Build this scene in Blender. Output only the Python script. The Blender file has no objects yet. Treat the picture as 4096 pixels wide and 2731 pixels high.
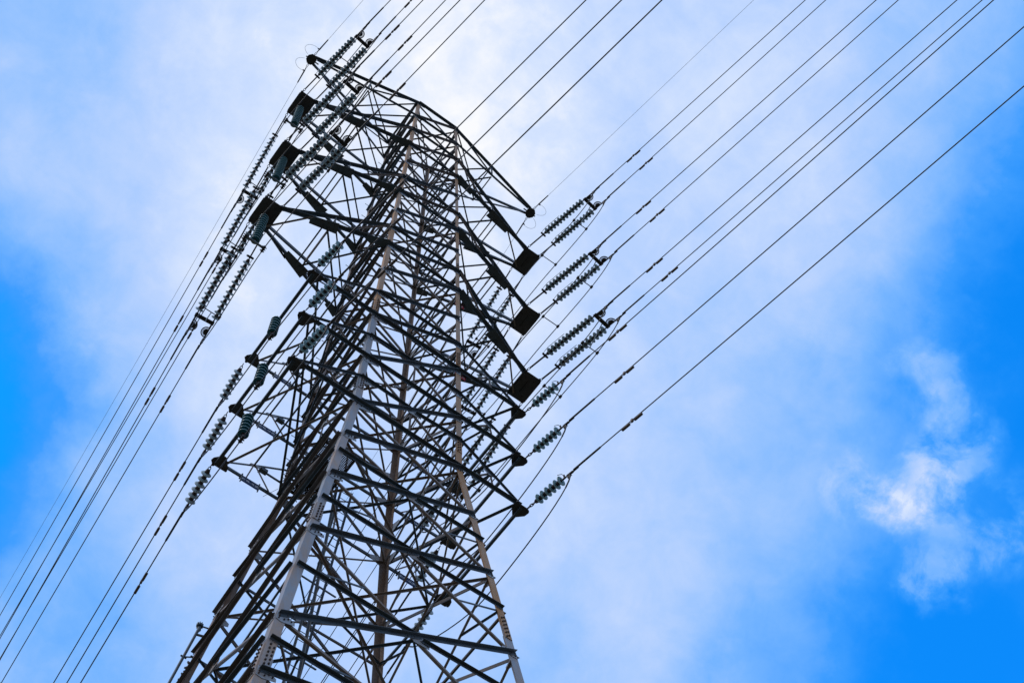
import bpy, math, random
from mathutils import Vector as V, Matrix, Quaternion
random.seed(7)
PI = math.pi
sc = bpy.context.scene
COL = sc.collection
G = 37.35                                     # height of the tower's waist above the ground

# ------------------------------------------------------------------ camera
cam_d = bpy.data.cameras.new('camera')
cam = bpy.data.objects.new('camera', cam_d); COL.objects.link(cam)
CAMPOS = V((-9.0395, -17.827, -35.7545 + G))
CR = V((0.80375798, -0.59493133, -0.00546169))
CD = V((0.54221779, 0.73625838, -0.40487463))
CF = V((0.24489382, 0.32245978, 0.9143559))
cm = Matrix((( CR.x, -CD.x, -CF.x), (CR.y, -CD.y, -CF.y), (CR.z, -CD.z, -CF.z))).to_4x4()
cm.translation = CAMPOS
cam.matrix_world = cm
cam_d.sensor_width = 36.0; cam_d.lens = 57.321
cam_d.clip_start = 0.1; cam_d.clip_end = 20000
sc.camera = cam

# ------------------------------------------------------------------ light
SUN_DIR = V((-0.90, 0.02, 0.85)).normalized()
EL = math.asin(SUN_DIR.z); ROT = math.atan2(SUN_DIR.x, SUN_DIR.y)
sl = bpy.data.lights.new('sun', 'SUN'); sl.energy = 1.3; sl.angle = math.radians(11); sl.color = (1.0, 0.93, 0.84)
so = bpy.data.objects.new('sun', sl); COL.objects.link(so)
so.rotation_euler = SUN_DIR.to_track_quat('Z', 'Y').to_euler(); so.location = (0, 0, 120)
sc.view_settings.view_transform = 'Standard'; sc.view_settings.look = 'None'
sc.view_settings.exposure = 0.0; sc.view_settings.gamma = 1.0; sc.view_settings.use_curve_mapping = False

# ------------------------------------------------------------------ sky
W = bpy.data.worlds.new('World'); sc.world = W; W.use_nodes = True
nt = W.node_tree; N = nt.nodes; LK = nt.links
for n in list(N): N.remove(n)
def wn(t, **k):
    n = N.new(t)
    for a, b in k.items(): setattr(n, a, b)
    return n
def math_n(op, a, b=None, clamp=False):
    n = wn('ShaderNodeMath', operation=op, use_clamp=clamp)
    for i, x in enumerate((a, b)):
        if x is None: continue
        if isinstance(x, (int, float)): n.inputs[i].default_value = x
        else: LK.new(x, n.inputs[i])
    return n.outputs[0]
out = wn('ShaderNodeOutputWorld'); bg = wn('ShaderNodeBackground'); LK.new(bg.outputs[0], out.inputs[0])
STR = 0.1
bg.inputs['Strength'].default_value = STR
sky = wn('ShaderNodeTexSky', sky_type='NISHITA'); sky.sun_disc = False
sky.sun_elevation = EL; sky.sun_rotation = ROT
tc = wn('ShaderNodeTexCoord'); gen = tc.outputs['Generated']
# the edges of the cloud fields are ragged: warp the direction a little by noise
def noise(scale, detail, rough, vec, dist=0.0):
    n = wn('ShaderNodeTexNoise'); n.inputs['Scale'].default_value = scale; n.inputs['Detail'].default_value = detail
    n.inputs['Roughness'].default_value = rough; n.inputs['Distortion'].default_value = dist
    LK.new(vec, n.inputs['Vector']); return n
w1 = noise(11, 6, 0.62, gen)
wm = wn('ShaderNodeVectorMath', operation='MULTIPLY_ADD')
LK.new(w1.outputs['Color'], wm.inputs[0]); wm.inputs[1].default_value = (0.075,)*3; wm.inputs[2].default_value = (-0.0375,)*3
wa = wn('ShaderNodeVectorMath', operation='ADD'); LK.new(gen, wa.inputs[0]); LK.new(wm.outputs[0], wa.inputs[1])
wz = wn('ShaderNodeVectorMath', operation='NORMALIZE'); LK.new(wa.outputs[0], wz.inputs[0])
# cloud banks (+) and clear gaps (-): world direction, angular radius in degrees, weight
BANKS = [ (-0.1854,0.3349,0.9238,-0.052), (-0.1334,0.3009,0.9443,-0.033), (0.0661,0.1621,0.9845,0.030), (0.1395,0.1079,0.9843,0.029), (0.2065,0.0568,0.9768,-0.027), (0.3350,-0.0458,0.9411,-0.067), (-0.1661,0.3658,0.9157,-0.058), (-0.0481,0.2894,0.9560,-0.078), (0.0889,0.1938,0.9770,0.055), (0.1630,0.1390,0.9768,0.103), (0.2304,0.0872,0.9692,-0.075), (0.2948,0.0359,0.9549,0.022), (0.3590,-0.0173,0.9332,-0.071), (-0.1260,0.4272,0.8953,0.120), (-0.0716,0.3948,0.9160,-0.064), (-0.0048,0.3529,0.9357,0.099), (0.0646,0.3069,0.9496,0.016), (0.1352,0.2575,0.9568,0.058), (0.3426,0.0962,0.9345,0.113), (0.4066,0.0409,0.9127,-0.131), (0.4533,-0.0016,0.8914,-0.106), (-0.0845,0.4873,0.8692,-0.101), (-0.0288,0.4561,0.8895,-0.196), (0.0394,0.4153,0.9088,0.084), (0.1100,0.3700,0.9225,-0.041), (0.1814,0.3208,0.9296,0.107), (0.2571,0.2650,0.9294,0.035), (0.3892,0.1570,0.9077,-0.049), (0.4524,0.0999,0.8862,-0.152), (0.4983,0.0558,0.8652,-0.213), (-0.0422,0.5447,0.8376,-0.408), (0.0145,0.5149,0.8571,-0.153), (0.0837,0.4754,0.8758,0.137), (0.1549,0.4310,0.8889,-0.058), (0.2267,0.3824,0.8958,0.023), (0.3024,0.3265,0.8955,-0.023), (0.3701,0.2722,0.8882,0.019), (0.4336,0.2171,0.8746,-0.033), (0.4957,0.1587,0.8539,-0.170), (0.5406,0.1133,0.8336,-0.183), (0.0000,0.5985,0.8012,-0.093), (0.0574,0.5700,0.8196,-0.155), (0.1271,0.5320,0.8372,0.018), (0.1985,0.4887,0.8496,-0.013), (0.2702,0.4408,0.8560,0.037), (0.4122,0.3310,0.8488,0.024), (0.4747,0.2755,0.8359,-0.154), (0.5356,0.2161,0.8164,-0.165), (0.5794,0.1696,0.7972,0.047), (0.0416,0.6478,0.7607,0.137), (0.1689,0.5840,0.7940,-0.025), (0.3109,0.4952,0.8113,-0.013), (0.3850,0.4405,0.8110,-0.013), (0.4508,0.3865,0.8046,0.018), (0.5120,0.3309,0.7927,-0.117), (0.5715,0.2711,0.7745,-0.104), (0.6141,0.2240,0.7568,-0.107), (0.0618,0.6706,0.7392,0.027), (0.1194,0.6441,0.7555,-0.080), (0.1889,0.6082,0.7710,-0.116), (0.2596,0.5668,0.7819,0.042), (0.3301,0.5205,0.7875,-0.049), (0.4035,0.4664,0.7872,-0.055), (0.4686,0.4127,0.7811,0.025), (0.5291,0.3573,0.7697,-0.206), (0.5878,0.2975,0.7524,-0.149), (0.6298,0.2502,0.7354,-0.086) ]
BANKS = [ (-0.1854,0.3349,0.9238,-0.022), (-0.1334,0.3009,0.9443,-0.083), (-0.0692,0.2577,0.9638,-0.046), (-0.0023,0.2112,0.9774,0.076), (0.0661,0.1621,0.9845,-0.049), (0.1395,0.1079,0.9843,0.040), (0.2065,0.0568,0.9768,-0.013), (0.3350,-0.0458,0.9411,-0.063), (0.3826,-0.0854,0.9200,-0.015), (-0.1132,0.3323,0.9364,-0.068), (-0.0481,0.2894,0.9560,0.032), (0.0197,0.2430,0.9698,0.028), (0.0889,0.1938,0.9770,0.096), (0.1630,0.1390,0.9768,0.084), (0.2304,0.0872,0.9692,-0.075), (0.2948,0.0359,0.9549,0.014), (0.3590,-0.0173,0.9332,-0.075), (-0.1260,0.4272,0.8953,0.139), (-0.0716,0.3948,0.9160,-0.080), (-0.0048,0.3529,0.9357,0.079), (0.0646,0.3069,0.9496,-0.013), (0.1352,0.2575,0.9568,0.041), (0.2103,0.2020,0.9565,0.041), (0.2782,0.1491,0.9489,-0.014), (0.3426,0.0962,0.9345,0.117), (0.4066,0.0409,0.9127,-0.127), (0.4533,-0.0016,0.8914,-0.106), (-0.0845,0.4873,0.8692,-0.113), (-0.0288,0.4561,0.8895,-0.157), (0.0394,0.4153,0.9088,0.068), (0.1100,0.3700,0.9225,0.021), (0.1814,0.3208,0.9296,0.095), (0.2571,0.2650,0.9294,0.028), (0.3251,0.2112,0.9218,-0.015), (0.3892,0.1570,0.9077,-0.032), (0.4524,0.0999,0.8862,-0.164), (0.4983,0.0558,0.8652,-0.212), (-0.0422,0.5447,0.8376,-0.438), (0.0145,0.5149,0.8571,-0.127), (0.0837,0.4754,0.8758,0.099), (0.1549,0.4310,0.8889,-0.067), (0.3024,0.3265,0.8955,-0.015), (0.3701,0.2722,0.8882,0.032), (0.4336,0.2171,0.8746,-0.033), (0.4957,0.1587,0.8539,-0.181), (0.5406,0.1133,0.8336,-0.170), (0.0000,0.5985,0.8012,-0.094), (0.0574,0.5700,0.8196,-0.149), (0.1271,0.5320,0.8372,0.033), (0.1985,0.4887,0.8496,-0.013), (0.2702,0.4408,0.8560,0.054), (0.4122,0.3310,0.8488,0.017), (0.4747,0.2755,0.8359,-0.164), (0.5356,0.2161,0.8164,-0.152), (0.5794,0.1696,0.7972,0.043), (0.0416,0.6478,0.7607,0.126), (0.1689,0.5840,0.7940,-0.013), (0.2399,0.5420,0.8054,-0.018), (0.3109,0.4952,0.8113,-0.018), (0.3850,0.4405,0.8110,-0.026), (0.4508,0.3865,0.8046,0.024), (0.5120,0.3309,0.7927,-0.108), (0.5715,0.2711,0.7745,-0.102), (0.6141,0.2240,0.7568,-0.110), (0.0618,0.6706,0.7392,0.039), (0.1194,0.6441,0.7555,-0.088), (0.1889,0.6082,0.7710,-0.116), (0.2596,0.5668,0.7819,0.034), (0.3301,0.5205,0.7875,-0.041), (0.4035,0.4664,0.7872,-0.048), (0.4686,0.4127,0.7811,0.030), (0.5291,0.3573,0.7697,-0.213), (0.5878,0.2975,0.7524,-0.153), (0.6298,0.2502,0.7354,-0.089) ]
BANKS = [ (-0.1334,0.3009,0.9443,-0.051), (-0.0692,0.2577,0.9638,-0.039), (-0.0023,0.2112,0.9774,0.091), (0.0661,0.1621,0.9845,-0.058), (0.1395,0.1079,0.9843,0.023), (0.2065,0.0568,0.9768,-0.022), (0.3350,-0.0458,0.9411,-0.062), (0.3826,-0.0854,0.9200,-0.017), (-0.1661,0.3658,0.9157,-0.051), (-0.1132,0.3323,0.9364,-0.053), (-0.0481,0.2894,0.9560,-0.015), (0.0889,0.1938,0.9770,0.095), (0.1630,0.1390,0.9768,0.113), (0.2304,0.0872,0.9692,-0.071), (0.2948,0.0359,0.9549,0.014), (0.3590,-0.0173,0.9332,-0.057), (-0.1260,0.4272,0.8953,0.130), (-0.0716,0.3948,0.9160,-0.068), (-0.0048,0.3529,0.9357,0.080), (0.0646,0.3069,0.9496,0.020), (0.1352,0.2575,0.9568,0.032), (0.3426,0.0962,0.9345,0.105), (0.4066,0.0409,0.9127,-0.124), (0.4533,-0.0016,0.8914,-0.115), (-0.0845,0.4873,0.8692,-0.128), (-0.0288,0.4561,0.8895,-0.149), (0.0394,0.4153,0.9088,0.058), (0.1814,0.3208,0.9296,0.089), (0.2571,0.2650,0.9294,0.039), (0.3892,0.1570,0.9077,-0.043), (0.4524,0.0999,0.8862,-0.156), (0.4983,0.0558,0.8652,-0.211), (-0.0422,0.5447,0.8376,-0.428), (0.0145,0.5149,0.8571,-0.131), (0.0837,0.4754,0.8758,0.110), (0.1549,0.4310,0.8889,-0.052), (0.2267,0.3824,0.8958,0.034), (0.3024,0.3265,0.8955,-0.015), (0.4336,0.2171,0.8746,-0.032), (0.4957,0.1587,0.8539,-0.172), (0.5406,0.1133,0.8336,-0.182), (0.0000,0.5985,0.8012,-0.094), (0.0574,0.5700,0.8196,-0.160), (0.1271,0.5320,0.8372,0.031), (0.1985,0.4887,0.8496,-0.024), (0.2702,0.4408,0.8560,0.026), (0.4122,0.3310,0.8488,0.029), (0.4747,0.2755,0.8359,-0.149), (0.5356,0.2161,0.8164,-0.167), (0.5794,0.1696,0.7972,0.051), (0.0416,0.6478,0.7607,0.129), (0.4508,0.3865,0.8046,0.024), (0.5120,0.3309,0.7927,-0.122), (0.5715,0.2711,0.7745,-0.106), (0.6141,0.2240,0.7568,-0.112), (0.0618,0.6706,0.7392,0.042), (0.1194,0.6441,0.7555,-0.090), (0.1889,0.6082,0.7710,-0.126), (0.2596,0.5668,0.7819,0.028), (0.3301,0.5205,0.7875,-0.048), (0.4035,0.4664,0.7872,-0.067), (0.4686,0.4127,0.7811,0.022), (0.5291,0.3573,0.7697,-0.209), (0.5878,0.2975,0.7524,-0.143), (0.6298,0.2502,0.7354,-0.080) ]
BANKS = [(b[:3], 8.0, b[3]) for b in BANKS]
WISPS = [((0.4706, 0.2014, 0.859), 1.9, 0.30), ((0.464, 0.2235, 0.857), 1.6, 0.16), ((0.4770, 0.2366, 0.8467), 1.7, 0.24), ((0.5158, 0.2165, 0.8289), 2.1, 0.30), ((0.5036, 0.2616, 0.8234), 1.7, 0.38),
 ((0.4462, 0.258, 0.8569), 1.4, 0.24), ((0.4456, 0.1775, 0.8772), 1.5, 0.26), ((0.4625, 0.248, 0.851), 1.2, 0.25)]
def blobs(lst, vec):
    acc = None
    for d, rad, amp in lst:
        d = V(d).normalized()
        dt = wn('ShaderNodeVectorMath', operation='DOT_PRODUCT'); LK.new(vec, dt.inputs[0]); dt.inputs[1].default_value = d
        mr = wn('ShaderNodeMapRange', interpolation_type='SMOOTHSTEP')
        LK.new(dt.outputs['Value'], mr.inputs['Value'])
        mr.inputs['From Min'].default_value = math.cos(math.radians(rad)); mr.inputs['From Max'].default_value = 1.0
        mr.inputs['To Min'].default_value = 0.0; mr.inputs['To Max'].default_value = amp
        acc = mr.outputs[0] if acc is None else math_n('ADD', acc, mr.outputs[0])
    return acc
base = blobs(BANKS, wz.outputs[0]); wisp = blobs(WISPS, wz.outputs[0])
n2 = noise(9, 8, 0.6, gen, 0.4); n3 = noise(26, 8, 0.62, gen, 0.3)
n4 = noise(30, 9, 0.62, gen, 0.25)
wf = wn('ShaderNodeMapRange'); LK.new(n4.outputs['Fac'], wf.inputs['Value']); wf.inputs['From Min'].default_value = 0.40; wf.inputs['From Max'].default_value = 0.62
wisp = math_n('MULTIPLY', wisp, wf.outputs[0])
nn = math_n('ADD', math_n('MULTIPLY', math_n('SUBTRACT', n2.outputs['Fac'], 0.5), 0.26), math_n('MULTIPLY', math_n('SUBTRACT', n3.outputs['Fac'], 0.5), 0.28))
cov = math_n('ADD', math_n('ADD', math_n('ADD', base, 0.75), wisp), nn, clamp=True)
cr = wn('ShaderNodeValToRGB'); LK.new(cov, cr.inputs[0])
e = cr.color_ramp.elements
e[0].position = 0.0; e[0].color = (0.01, 0.29, 1.0, 1)
e[1].position = 1.0; e[1].color = (0.96, 0.97, 1.0, 1)
for p, c in ((0.3, (0.05, 0.34, 1.0, 1)), (0.5, (0.18, 0.46, 1.0, 1)), (0.65, (0.33, 0.56, 1.0, 1)), (0.78, (0.49, 0.655, 1.0, 1)), (0.9, (0.67, 0.78, 1.0, 1))):
    x = e.new(p); x.color = c
cl = wn('ShaderNodeVectorMath', operation='SCALE'); LK.new(cr.outputs[0], cl.inputs[0]); cl.inputs['Scale'].default_value = 1.0/STR
tint = wn('ShaderNodeVectorMath', operation='MULTIPLY'); LK.new(sky.outputs[0], tint.inputs[0]); tint.inputs[1].default_value = (0.05, 2.15, 4.5)
fac = wn('ShaderNodeMapRange'); LK.new(cov, fac.inputs['Value']); fac.inputs['From Min'].default_value = 0.0; fac.inputs['From Max'].default_value = 0.35; fac.interpolation_type = 'SMOOTHSTEP'
mx = wn('ShaderNodeMix', data_type='RGBA'); LK.new(fac.outputs[0], mx.inputs['Factor']); LK.new(tint.outputs[0], mx.inputs['A']); LK.new(cl.outputs[0], mx.inputs['B'])
LK.new(mx.outputs['Result'], bg.inputs['Color'])

# ------------------------------------------------------------------ materials
def mat(name, col, rough=0.6, var=0.25, rust=0.0, rustcol=(0.20, 0.095, 0.035), spec=0.4, metal=0.0, scale=6.0, streak=False, dark=(0.02, 0.02, 0.02), thr=0.5):
    m = bpy.data.materials.new(name); m.use_nodes = True
    t = m.node_tree; n = t.nodes; b = n['Principled BSDF']
    b.inputs['Roughness'].default_value = rough; b.inputs['Metallic'].default_value = metal
    b.inputs['Specular IOR Level'].default_value = spec
    tx = n.new('ShaderNodeTexCoord'); mp = n.new('ShaderNodeMapping'); t.links.new(tx.outputs['Object'], mp.inputs['Vector'])
    if streak: mp.inputs['Scale'].default_value = (1, 1, 0.22)
    a = n.new('ShaderNodeTexNoise'); a.inputs['Scale'].default_value = scale; a.inputs['Detail'].default_value = 7; a.inputs['Roughness'].default_value = 0.65
    t.links.new(mp.outputs[0], a.inputs['Vector'])
    r = n.new('ShaderNodeValToRGB'); t.links.new(a.outputs['Fac'], r.inputs[0])
    r.color_ramp.elements[0].position = 0.3; r.color_ramp.elements[1].position = 0.72
    r.color_ramp.elements[0].color = (*[c*(1-var) for c in col], 1); r.color_ramp.elements[1].color = (*[min(1, c*(1+var)) for c in col], 1)
    src = r.outputs[0]
    if rust > 0:
        q = n.new('ShaderNodeTexNoise'); q.inputs['Scale'].default_value = scale*0.45; q.inputs['Detail'].default_value = 9; q.inputs['Roughness'].default_value = 0.7
        t.links.new(mp.outputs[0], q.inputs['Vector'])
        rr = n.new('ShaderNodeMapRange'); t.links.new(q.outputs['Fac'], rr.inputs['Value'])
        rr.inputs['From Min'].default_value = thr-0.1; rr.inputs['From Max'].default_value = thr+0.12; rr.inputs['To Max'].default_value = rust
        mx_ = n.new('ShaderNodeMix'); mx_.data_type = 'RGBA'; t.links.new(rr.outputs[0], mx_.inputs['Factor'])
        t.links.new(src, mx_.inputs['A']); mx_.inputs['B'].default_value = (*rustcol, 1); src = mx_.outputs['Result']
    t.links.new(src, b.inputs['Base Color'])
    bp = n.new('ShaderNodeBump'); bp.inputs['Strength'].default_value = 0.12; bp.inputs['Distance'].default_value = 0.01
    t.links.new(a.outputs['Fac'], bp.inputs['Height']); t.links.new(bp.outputs[0], b.inputs['Normal'])
    return m
M = {}
M['leg'] = mat('galvanised_leg_steel', (0.25, 0.265, 0.29), 0.5, 0.16, 0.85, (0.40, 0.22, 0.10), scale=5, streak=True, thr=0.53)
M['leg_rust'] = mat('rust_stained_leg_steel', (0.40, 0.28, 0.19), 0.6, 0.2, 0.9, (0.40, 0.175, 0.045), scale=5, streak=True, thr=0.45)
M['leg_brown'] = mat('brown_leg_steel', (0.19, 0.15, 0.13), 0.65, 0.25, 0.85, (0.19, 0.095, 0.04), scale=5, streak=True, thr=0.45)
M['dark'] = mat('dark_weathered_steel', (0.05, 0.075, 0.095), 0.5, 0.35, 0.5, (0.055, 0.036, 0.022), scale=4)
M['dark_brown'] = mat('brown_weathered_steel', (0.07, 0.06, 0.055), 0.55, 0.3, 0.6, (0.10, 0.055, 0.028), scale=4)
M['grey'] = mat('grey_brace_steel', (0.20, 0.17, 0.15), 0.55, 0.25, 0.7, (0.19, 0.10, 0.05), scale=4)
M['gusset'] = mat('bare_gusset_steel', (0.30, 0.32, 0.34), 0.5, 0.2, 0.75, (0.22, 0.12, 0.05), scale=5, thr=0.56)
M['plate'] = mat('black_tarnished_plate', (0.035, 0.034, 0.036), 0.6, 0.45, 0.5, (0.05, 0.03, 0.02), scale=5)
M['bolt'] = mat('rusty_bolt', (0.045, 0.026, 0.02), 0.7, 0.3, scale=20)
M['iron'] = mat('black_iron_fitting', (0.018, 0.017, 0.019), 0.55, 0.3, 0.5, (0.05, 0.025, 0.015), scale=10)
M['wire'] = mat('weathered_conductor', (0.028, 0.028, 0.032), 0.5, 0.2, scale=10)
M['damp'] = mat('brown_damper_iron', (0.05, 0.038, 0.032), 0.5, 0.35, 0.4, scale=10)
M['glaze'] = mat('grey_green_glaze', (0.25, 0.31, 0.29), 0.3, 0.15, spec=0.5, scale=6)
M['glaze_rim'] = mat('grey_green_rim_highlight', (0.36, 0.43, 0.41), 0.35, 0.15, scale=6)  # the rim materials paint a bright edge highlight as a paler colour
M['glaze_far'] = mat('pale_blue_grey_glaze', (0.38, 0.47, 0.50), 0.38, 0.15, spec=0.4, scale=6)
M['glaze_far_rim'] = mat('pale_blue_grey_rim_highlight', (0.48, 0.57, 0.60), 0.4, 0.15, scale=6)
M['teal'] = mat('teal_glaze', (0.035, 0.19, 0.24), 0.25, 0.15, spec=0.5, scale=6)
M['teal_rim'] = mat('teal_rim_highlight', (0.30, 0.48, 0.52), 0.35, 0.15, scale=6)
M['glaze_small'] = mat('pale_teal_glaze', (0.27, 0.43, 0.44), 0.3, 0.15, spec=0.5, scale=6)
M['glaze_small_rim'] = mat('pale_teal_rim_highlight', (0.42, 0.56, 0.56), 0.35, 0.15, scale=6)
M['groove_shade'] = mat('painted_groove_shade', (0.055, 0.05, 0.045), 0.8, 0.3, scale=12)  # dark colour that paints the shade between the ribs under each disc
M['cap'] = mat('brown_insulator_cap', (0.04, 0.026, 0.022), 0.6, 0.3, scale=12)
M['strut'] = mat('pale_strut', (0.16, 0.19, 0.21), 0.5, 0.2, scale=8)
M['signblue'] = mat('navy_sign_enamel', (0.008, 0.03, 0.10), 0.7, 0.15, spec=0.2)
M['signred'] = mat('red_sign_enamel', (0.62, 0.05, 0.07), 0.35, 0.12)
M['white'] = mat('white_lettering', (0.75, 0.75, 0.75), 0.5, 0.1)
M['twig'] = mat('dry_twigs', (0.03, 0.024, 0.018), 0.9, 0.4)
M['soil'] = mat('grass_and_soil', (0.085, 0.085, 0.05), 0.95, 0.5, 0.8, (0.16, 0.125, 0.085), scale=0.35)

# ------------------------------------------------------------------ mesh builder
class MB:
    def __init__(s): s.v = []; s.f = []; s.m = []; s.sm = []
    def add(s, vs, fs, mi=0, smooth=False):
        o = len(s.v); s.v += [V(x) for x in vs]
        for f in fs: s.f.append([i+o for i in f]); s.m.append(mi); s.sm.append(smooth)
    def prism(s, poly, off, mi=0):
        n = len(poly); off = V(off)
        s.add(list(poly)+[V(p)+off for p in poly], [list(range(n))[::-1], list(range(n, 2*n))]+[[i, (i+1) % n, n+(i+1) % n, n+i] for i in range(n)], mi)
    def box(s, c, ax, ay, az, mi=0):
        c = V(c); ax = V(ax); ay = V(ay); az = V(az)
        s.prism([c-ax-ay-az, c+ax-ay-az, c+ax+ay-az, c-ax+ay-az], 2*az, mi)
    def bar(s, P, Q, r, mi=0):                    # flat square bar
        P = V(P); Q = V(Q); d = (Q-P).normalized(); u = d.orthogonal().normalized(); w = d.cross(u)
        s.prism([P+u*r+w*r, P-u*r+w*r, P-u*r-w*r, P+u*r-w*r], Q-P, mi)
    def tube(s, pts, r, seg=8, mi=0):
        pts = [V(p) for p in pts]; n = len(pts); rs = r if isinstance(r, (list, tuple)) else [r]*n
        vs = []; u = None
        for i, p in enumerate(pts):
            d = (pts[min(i+1, n-1)]-pts[max(i-1, 0)]).normalized()
            if u is None: u = d.orthogonal().normalized()
            else: u = (u-d*u.dot(d)).normalized()
            w = d.cross(u)
            for k in range(seg):
                a = 2*PI*k/seg; vs.append(p+(u*math.cos(a)+w*math.sin(a))*rs[i])
        fs = [[i*seg+k, i*seg+(k+1) % seg, (i+1)*seg+(k+1) % seg, (i+1)*seg+k] for i in range(n-1) for k in range(seg)]
        s.add(vs, fs, mi, True)
        s.add([vs[k] for k in range(seg)], [list(range(seg))[::-1]], mi); s.add(vs[-seg:], [list(range(seg))], mi)
    def lathe(s, prof, seg=24, mi=0, O=(0, 0, 0), ax=(1, 0, 0), up=(0, 0, 1)):
        O = V(O); ax = V(ax); u = V(up); w = ax.cross(u); vs = []
        for x, r in prof:
            for k in range(seg):
                a = 2*PI*k/seg; vs.append(O+ax*x+(u*math.cos(a)+w*math.sin(a))*r)
        n = len(prof)
        s.add(vs, [[i*seg+k, i*seg+(k+1) % seg, (i+1)*seg+(k+1) % seg, (i+1)*seg+k] for i in range(n-1) for k in range(seg)], mi, True)
    def angle(s, P, Q, n, up, w, t=0.008, b=0.0, mi=0, w2=None, center=True):
        # rolled angle: flange w in the plane across n, hanging from its 'up' edge, and flange w2 standing out along n
        P = V(P); Q = V(Q); d = (Q-P).normalized(); n = V(n); n = (n-d*n.dot(d)).normalized()
        u = n.cross(d); u = u if u.dot(V(up)) > 0 else -u
        w2 = w if w2 is None else w2; a0 = w/2 if center else 0.0
        pr = [(0, 0), (w, 0), (w, t), (t, t), (t, w2), (0, w2)]
        s.prism([P+u*(a0-a)+n*(b+c) for a, c in pr], Q-P, mi)
    def bolt(s, c, n, r=0.017, h=0.022, mi=1):
        c = V(c); n = V(n).normalized(); u = n.orthogonal().normalized(); w = n.cross(u)
        s.prism([c+(u*math.cos(k*PI/3)+w*math.sin(k*PI/3))*r for k in range(6)], n*h, mi)
    def build(s, name, mats, parent=None, loc=None):
        loc = V(loc) if loc is not None else V((0, 0, 0))
        me = bpy.data.meshes.new(name); me.from_pydata([v-loc for v in s.v], [], s.f)
        for m in (mats if isinstance(mats, (list, tuple)) else [mats]): me.materials.append(M[m])
        me.polygons.foreach_set('material_index', s.m); me.polygons.foreach_set('use_smooth', s.sm)
        me.update()
        import bmesh
        bm = bmesh.new(); bm.from_mesh(me); bmesh.ops.recalc_face_normals(bm, faces=bm.faces); bm.to_mesh(me); bm.free()
        o = bpy.data.objects.new(name, me); COL.objects.link(o); o.location = loc
        if parent: o.parent = parent
        return o
def tag(o, label=None, cat=None, group=None, kind=None):
    if label: o['label'] = label
    if cat: o['category'] = cat
    if group: o['group'] = group
    if kind: o['kind'] = kind
    return o
def empty(name, mat4=None):
    o = bpy.data.objects.new(name, None); COL.objects.link(o); o.empty_display_size = 0.3
    if mat4 is not None: o.matrix_world = mat4
    return o
def kids(o): return KIDS.get(o.name, [])
KIDS = {}
def collect():
    KIDS.clear()
    for o in bpy.data.objects:
        if o.parent: KIDS.setdefault(o.parent.name, []).append(o)
def copy_tree(o, parent=None):
    c = o.copy(); COL.objects.link(c)
    if parent: c.parent = parent
    for ch in KIDS.get(o.name, []): copy_tree(ch, c)
    return c

# ------------------------------------------------------------------ ground
g = MB(); g.add([(-4000, -4000, 0), (4000, -4000, 0), (4000, 4000, 0), (-4000, 4000, 0)], [[0, 1, 2, 3]])
tag(g.build('ground', 'soil'), kind='structure')

# ------------------------------------------------------------------ the tower
Z = {0: 29.776, 1: 27.71, 2: 25.613, 3: 23.429, '3m': 21.182, 4: 19.129, 5: 17.436, '5m': 15.367, 6: 13.485, 7: 11.818, '7m': 9.572, 8: 7.58,
     9: 5.786, 10: 4.266, 11: 2.81, 12: 1.498, 13: 0.0, 14: -2.415, '14h': -3.633, 15: -5.09, '15h': -6.542, 16: -8.238, '16h': -10.032,
     17: -12.206, '17h': -13.132, 18: -14.26, '18h': -16.0, 19: -18.3, '19h': -20.3, 20: -22.9, '20h': -25.4, 21: -28.4, '21h': -32.0, 22: -36.95}
Z = {k: v+G for k, v in Z.items()}
def hw(z):
    z -= G
    if z >= 0: t = z/29.776; return 1.62+(0.9952-1.62)*t, 1.6727+(1.0461-1.6727)*t
    return 1.62-0.1092*z, 1.6727-0.1145*z
def corner(sx, sy, z): h = hw(z); return V((sx*h[0], sy*h[1], z))
LEGS = [(-1, -1, 'leg', 5.0), (1, -1, 'leg', -9.0), (1, 1, 'leg_brown', 99), (-1, 1, 'leg_brown', 99)]   # rust-stained above that height
tower = empty('lattice_tower'); tower.location = (0, 0, 0)
tag(tower, 'tall rust-stained steel lattice tower with six plated arms and six smaller arms', 'pylon')
SPL = [13.9, 6.6, 1.3, -7.3, -13.7, -24.0]
SPL = [z+G for z in SPL]
def legw(z):
    z -= G
    return 0.125 if z > 13.9 else 0.145 if z > 6.6 else 0.165 if z > 1.3 else 0.185 if z > -7.3 else 0.205 if z > -13.7 else 0.225
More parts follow.
